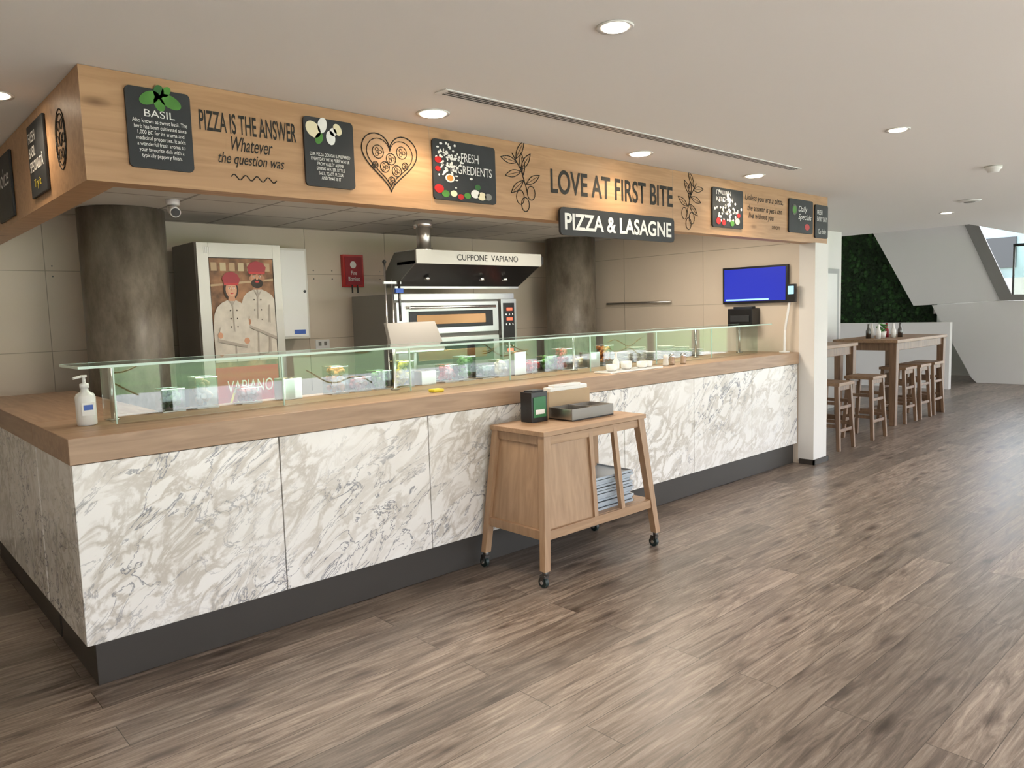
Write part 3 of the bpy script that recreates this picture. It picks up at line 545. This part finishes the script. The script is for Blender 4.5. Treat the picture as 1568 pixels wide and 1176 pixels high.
b=B('yellow_sponge'); b.box(2.0,2.08,.12,.18,Z,Z+.02,'yellow'); b.done(bevel=.006)
# ------------------------------------------------------------------ cart
b=B('wooden_tray_cart')
TL=dict(x0=2.33,x1=3.21,y0=-.50,y1=-.09); BL=dict(x0=2.235,x1=3.285,y0=-.575,y1=-.045)
zt,zb=.875,.10
def lp(ix,iy,z):
    t=(z-zb)/(zt-zb); return (BL['x%d'%ix]*(1-t)+TL['x%d'%ix]*t, BL['y%d'%iy]*(1-t)+TL['y%d'%iy]*t, z)
for ix in (0,1):
    for iy in (0,1): b.beam(lp(ix,iy,zb),lp(ix,iy,zt),.045,.045,'oak_cart',.06,.05)
b.box(TL['x0']-.04,TL['x1']+.04,TL['y0']-.035,TL['y1']+.035,zt,zt+.028,'oak_cart_x')
def span(p,q_,h,d,k):
    p=Vector(p);q_=Vector(q_); dr=(q_-p).normalized(); n_=Vector((-dr.y,dr.x,0))*d/2; u=Vector((0,0,h/2))
    b.hexa([p-n_-u,q_-n_-u,q_+n_-u,p+n_-u,p-n_+u,q_-n_+u,q_+n_+u,p+n_+u],k)
zr=.30
for iy in (0,1): span(lp(0,iy,zr),lp(1,iy,zr),.055,.03,'oak_cart_x'); span(lp(0,iy,zt-.03),lp(1,iy,zt-.03),.05,.03,'oak_cart_x')
for ix in (0,1): span(lp(ix,0,zr),lp(ix,1,zr),.055,.03,'oak_cart'); span(lp(ix,0,zt-.03),lp(ix,1,zt-.03),.05,.03,'oak_cart')
s0=lp(0,0,.32); s1=lp(1,1,.32); b.box(s0[0],s1[0],s0[1],s1[1],.315,.33,'oak_cart_x')
A=[lp(0,0,.33),lp(0,1,.33),lp(0,1,zt-.03),lp(0,0,zt-.03)]; b.prism([(p_[0],p_[1],p_[2]) for p_ in A],(.015,0,0),'oak_cart')
def fx(t,z,iy=0): a=lp(0,iy,z); c=lp(1,iy,z); return (a[0]*(1-t)+c[0]*t,a[1],z)
b.prism([fx(0,.33,0),fx(.42,.33,0),fx(.42,zt-.03,0),fx(0,zt-.03,0)],(0,.014,0),'oak_cart')
b.prism([fx(.42,.33,0),fx(.42,.33,1),fx(.42,zt-.03,1),fx(.42,zt-.03,0)],(.014,0,0),'oak_cart')
for t in (.44,.70):
    for iy in (0,1): p0=fx(t,.31,iy); p1=fx(t,zt-.03,iy); b.beam((p0[0],p0[1],.31),(p1[0],p1[1],zt-.02),.035,.03,'oak_cart')
for ix in (0,1):
    for iy in (0,1):
        x,y,_=lp(ix,iy,zb); b.cyl((x,y,.075),(x,y,.10),.018,'steel_dark'); b.box(x-.018,x+.018,y-.012,y+.03,.06,.078,'steel_dark')
        b.cyl((x-.013,y+.015,.032),(x+.013,y+.015,.032),.032,'rubber'); b.cyl((x-.02,y+.015,.032),(x+.02,y+.015,.032),.012,'steel_lite'); b.box(x-.019,x-.015,y,y+.03,.03,.07,'steel_dark'); b.box(x+.015,x+.019,y,y+.03,.03,.07,'steel_dark')
cart=b.done(bevel=.003)
b=B('steel_tray_stack')
for i in range(12):
    z=.331+i*.018; dx=random.uniform(-.015,.015); dy=random.uniform(-.01,.01); b.box(2.76+dx,3.13+dx,-.49+dy,-.20+dy,z,z+.004,'tray_blue'); b.box(2.75+dx,2.76+dx,-.50+dy,-.19+dy,z,z+.014,'tray_blue'); b.box(3.13+dx,3.14+dx,-.50+dy,-.19+dy,z,z+.014,'steel_lite'); b.box(2.76+dx,3.13+dx,-.50+dy,-.49+dy,z,z+.014,'tray_blue')
b.done()
b=B('upright_steel_tray'); b.hexa([(2.78,-.15,.332),(3.1,-.15,.332),(3.1,-.14,.332),(2.78,-.14,.332),(2.80,-.135,.64),(3.06,-.135,.64),(3.06,-.125,.64),(2.80,-.125,.64)],'tray_blue'); b.done()
zc=zt+.029
b=B('napkin_dispenser'); b.box(2.50,2.64,-.22,-.12,zc,zc+.19,'black'); b.box(2.515,2.625,-.224,-.22,zc+.03,zc+.16,'green'); b.box(2.53,2.61,-.227,-.224,zc+.05,zc+.08,'chalk'); b.box(2.52,2.62,-.21,-.13,zc+.19,zc+.2,'slate'); b.done(bevel=.006)
b=B('cutlery_tray')
b.box(2.70,3.10,-.38,-.17,zc,zc+.008,'black')
for a in ((2.70,3.10,-.38,-.372),(2.70,3.10,-.178,-.17),(2.70,2.708,-.372,-.178),(3.092,3.10,-.372,-.178),(2.88,2.886,-.372,-.178)): b.box(*a,zc+.008,zc+.075,'grey_metal' if a[1]-a[0]>.1 else 'steel')
for i in range(8): b.box(2.72+i*.018,2.728+i*.018,-.36,-.19,zc+.02,zc+.03,'steel_lite')
b.box(2.89,3.09,-.37,-.18,zc+.05,zc+.055,'steel_lite'); b.done()
b=B('napkin_box'); b.box(2.72,3.12,-.155,-.08,zc,zc+.17,'kraft'); b.box(2.74,3.10,-.15,-.085,zc+.17,zc+.195,'chalk'); b.box(2.78,3.04,-.145,-.09,zc+.195,zc+.21,'porcelain'); b.done(bevel=.003)
# ------------------------------------------------------------------ high tables & stools
def table(x0,x1,y0,y1,zt_=1.11):
    b=B('high_dining_table'); b.box(x0,x1,y0,y1,zt_-.04,zt_,'oak_table')
    for x in (x0+.06,x1-.06):
        for y in (y0+.06,y1-.06): b.beam((x,y,0),(x,y,zt_-.04),.075,.075,'oak_stool',.09,.09)
    b.box(x0+.1,x1-.1,y0+.04,y0+.065,zt_-.14,zt_-.04,'oak_stool'); b.box(x0+.1,x1-.1,y1-.065,y1-.04,zt_-.14,zt_-.04,'oak_stool')
    for x in (x0+.06,x1-.06): b.box(x-.015,x+.015,y0+.1,y1-.1,zt_-.14,zt_-.04,'oak_stool'); b.box(x-.02,x+.02,y0+.1,y1-.1,.14,.20,'oak_stool')
    b.box(x0+.08,x1-.08,(y0+y1)/2-.02,(y0+y1)/2+.02,.15,.20,'oak_stool'); b.done(bevel=.004)
table(7.0,8.62,.34,1.05); table(9.26,11.08,.12,.95)
def stool(x,y):
    b=B('wooden_bar_stool'); h=.74
    b.box(-.19,.19,-.17,.17,h-.035,h,'oak_table')
    for sx in (-1,1):
        for sy in (-1,1): b.beam((sx*.185,sy*.17,0),(sx*.15,sy*.13,h-.035),.038,.038,'oak_stool',.045,.045)
    for z,f in ((.2,.177),(.45,.166)):
        for s_ in (-1,1): b.box(-f,f,s_*(f-.018)-.01,s_*(f-.018)+.01,z,z+.035,'oak_stool'); b.box(s_*f-.01,s_*f+.01,-f+.02,f-.02,z+.05,z+.085,'oak_stool')
    b.box(-.15,.15,-.145,-.125,h-.09,h-.035,'oak_stool'); b.box(-.15,.15,.125,.145,h-.09,h-.035,'oak_stool')
    b.done(bevel=.004,loc=(x,y,0))
stool(7.42,.12); stool(8.3,.12)
for x in (9.72,10.25,10.76): stool(x,.28)
def plant(x,y,z):
    b=B('potted_herb'); b.lathe((x,y,z),[(.04,0),(.055,.09),(.05,.09),(.045,.07)],'porcelain')
    for i in range(26):
        a=random.uniform(0,6.28); r=random.uniform(0,.07); b.sph((x+r*math.cos(a),y+r*math.sin(a),z+.09+random.uniform(0,.10)),.022,'leaf_dark' if i%2 else 'leaf',sc=(1,1,.5),seg=7,rings=5)
    b.done()
plant(9.75,.5,1.111)
for x,y in ((9.5,.45),(9.6,.62),(9.92,.42),(10.02,.55),(10.1,.4),(9.86,.68),(7.8,.6),(8.2,.6)):
    b=B('condiment_bottle'); b.lathe((x,y,1.111),[(.03,0),(.032,.10),(.015,.14),(.013,.19),(.017,.195)],'steel_dark' if x in (9.6,10.1) else 'red_deep' if x==10.02 else 'porcelain'); b.done()
# ------------------------------------------------------------------ world, sun, camera
w=bpy.data.worlds.new('World'); SC.world=w; w.use_nodes=True
n=w.node_tree.nodes; l=w.node_tree.links; bg=n['Background']
tc=n.new('ShaderNodeTexCoord'); sp=n.new('ShaderNodeSeparateXYZ'); cr=n.new('ShaderNodeValToRGB')
cr.color_ramp.elements[0].position=0; cr.color_ramp.elements[0].color=(.95,.96,1,1); cr.color_ramp.elements[1].position=.7; cr.color_ramp.elements[1].color=(.66,.79,1,1)
l.new(tc.outputs['Generated'],sp.inputs[0]); l.new(sp.outputs['Z'],cr.inputs[0]); l.new(cr.outputs[0],bg.inputs[0]); bg.inputs[1].default_value=6.3
sd=bpy.data.lights.new('sun','SUN'); sd.energy=22; sd.angle=math.radians(2); sd.color=(1,.96,.90)
so=bpy.data.objects.new('sun',sd); SC.collection.objects.link(so); so.location=(10,-30,20)
el=math.radians(35); dirv=Vector((-.35*math.cos(el),.937*math.cos(el),-math.sin(el))); so.rotation_euler=dirv.to_track_quat('-Z','Y').to_euler()
yaw,p,roll=.8334,.0955,-.0294
F=Vector((math.cos(p)*math.cos(yaw),math.cos(p)*math.sin(yaw),-math.sin(p))); R=Vector((math.sin(yaw),-math.cos(yaw),0)); U=R.cross(F)
R2=R*math.cos(roll)+U*math.sin(roll); U2=R2.cross(F)
cd=bpy.data.cameras.new('camera'); cd.sensor_width=36; cd.lens=36*1143/1568; cd.clip_end=300
co=bpy.data.objects.new('camera',cd); SC.collection.objects.link(co); SC.camera=co
mx=Matrix((( R2.x,U2.x,-F.x,-.7113),(R2.y,U2.y,-F.y,-3.5796),(R2.z,U2.z,-F.z,1.6),(0,0,0,1))); co.matrix_world=mx
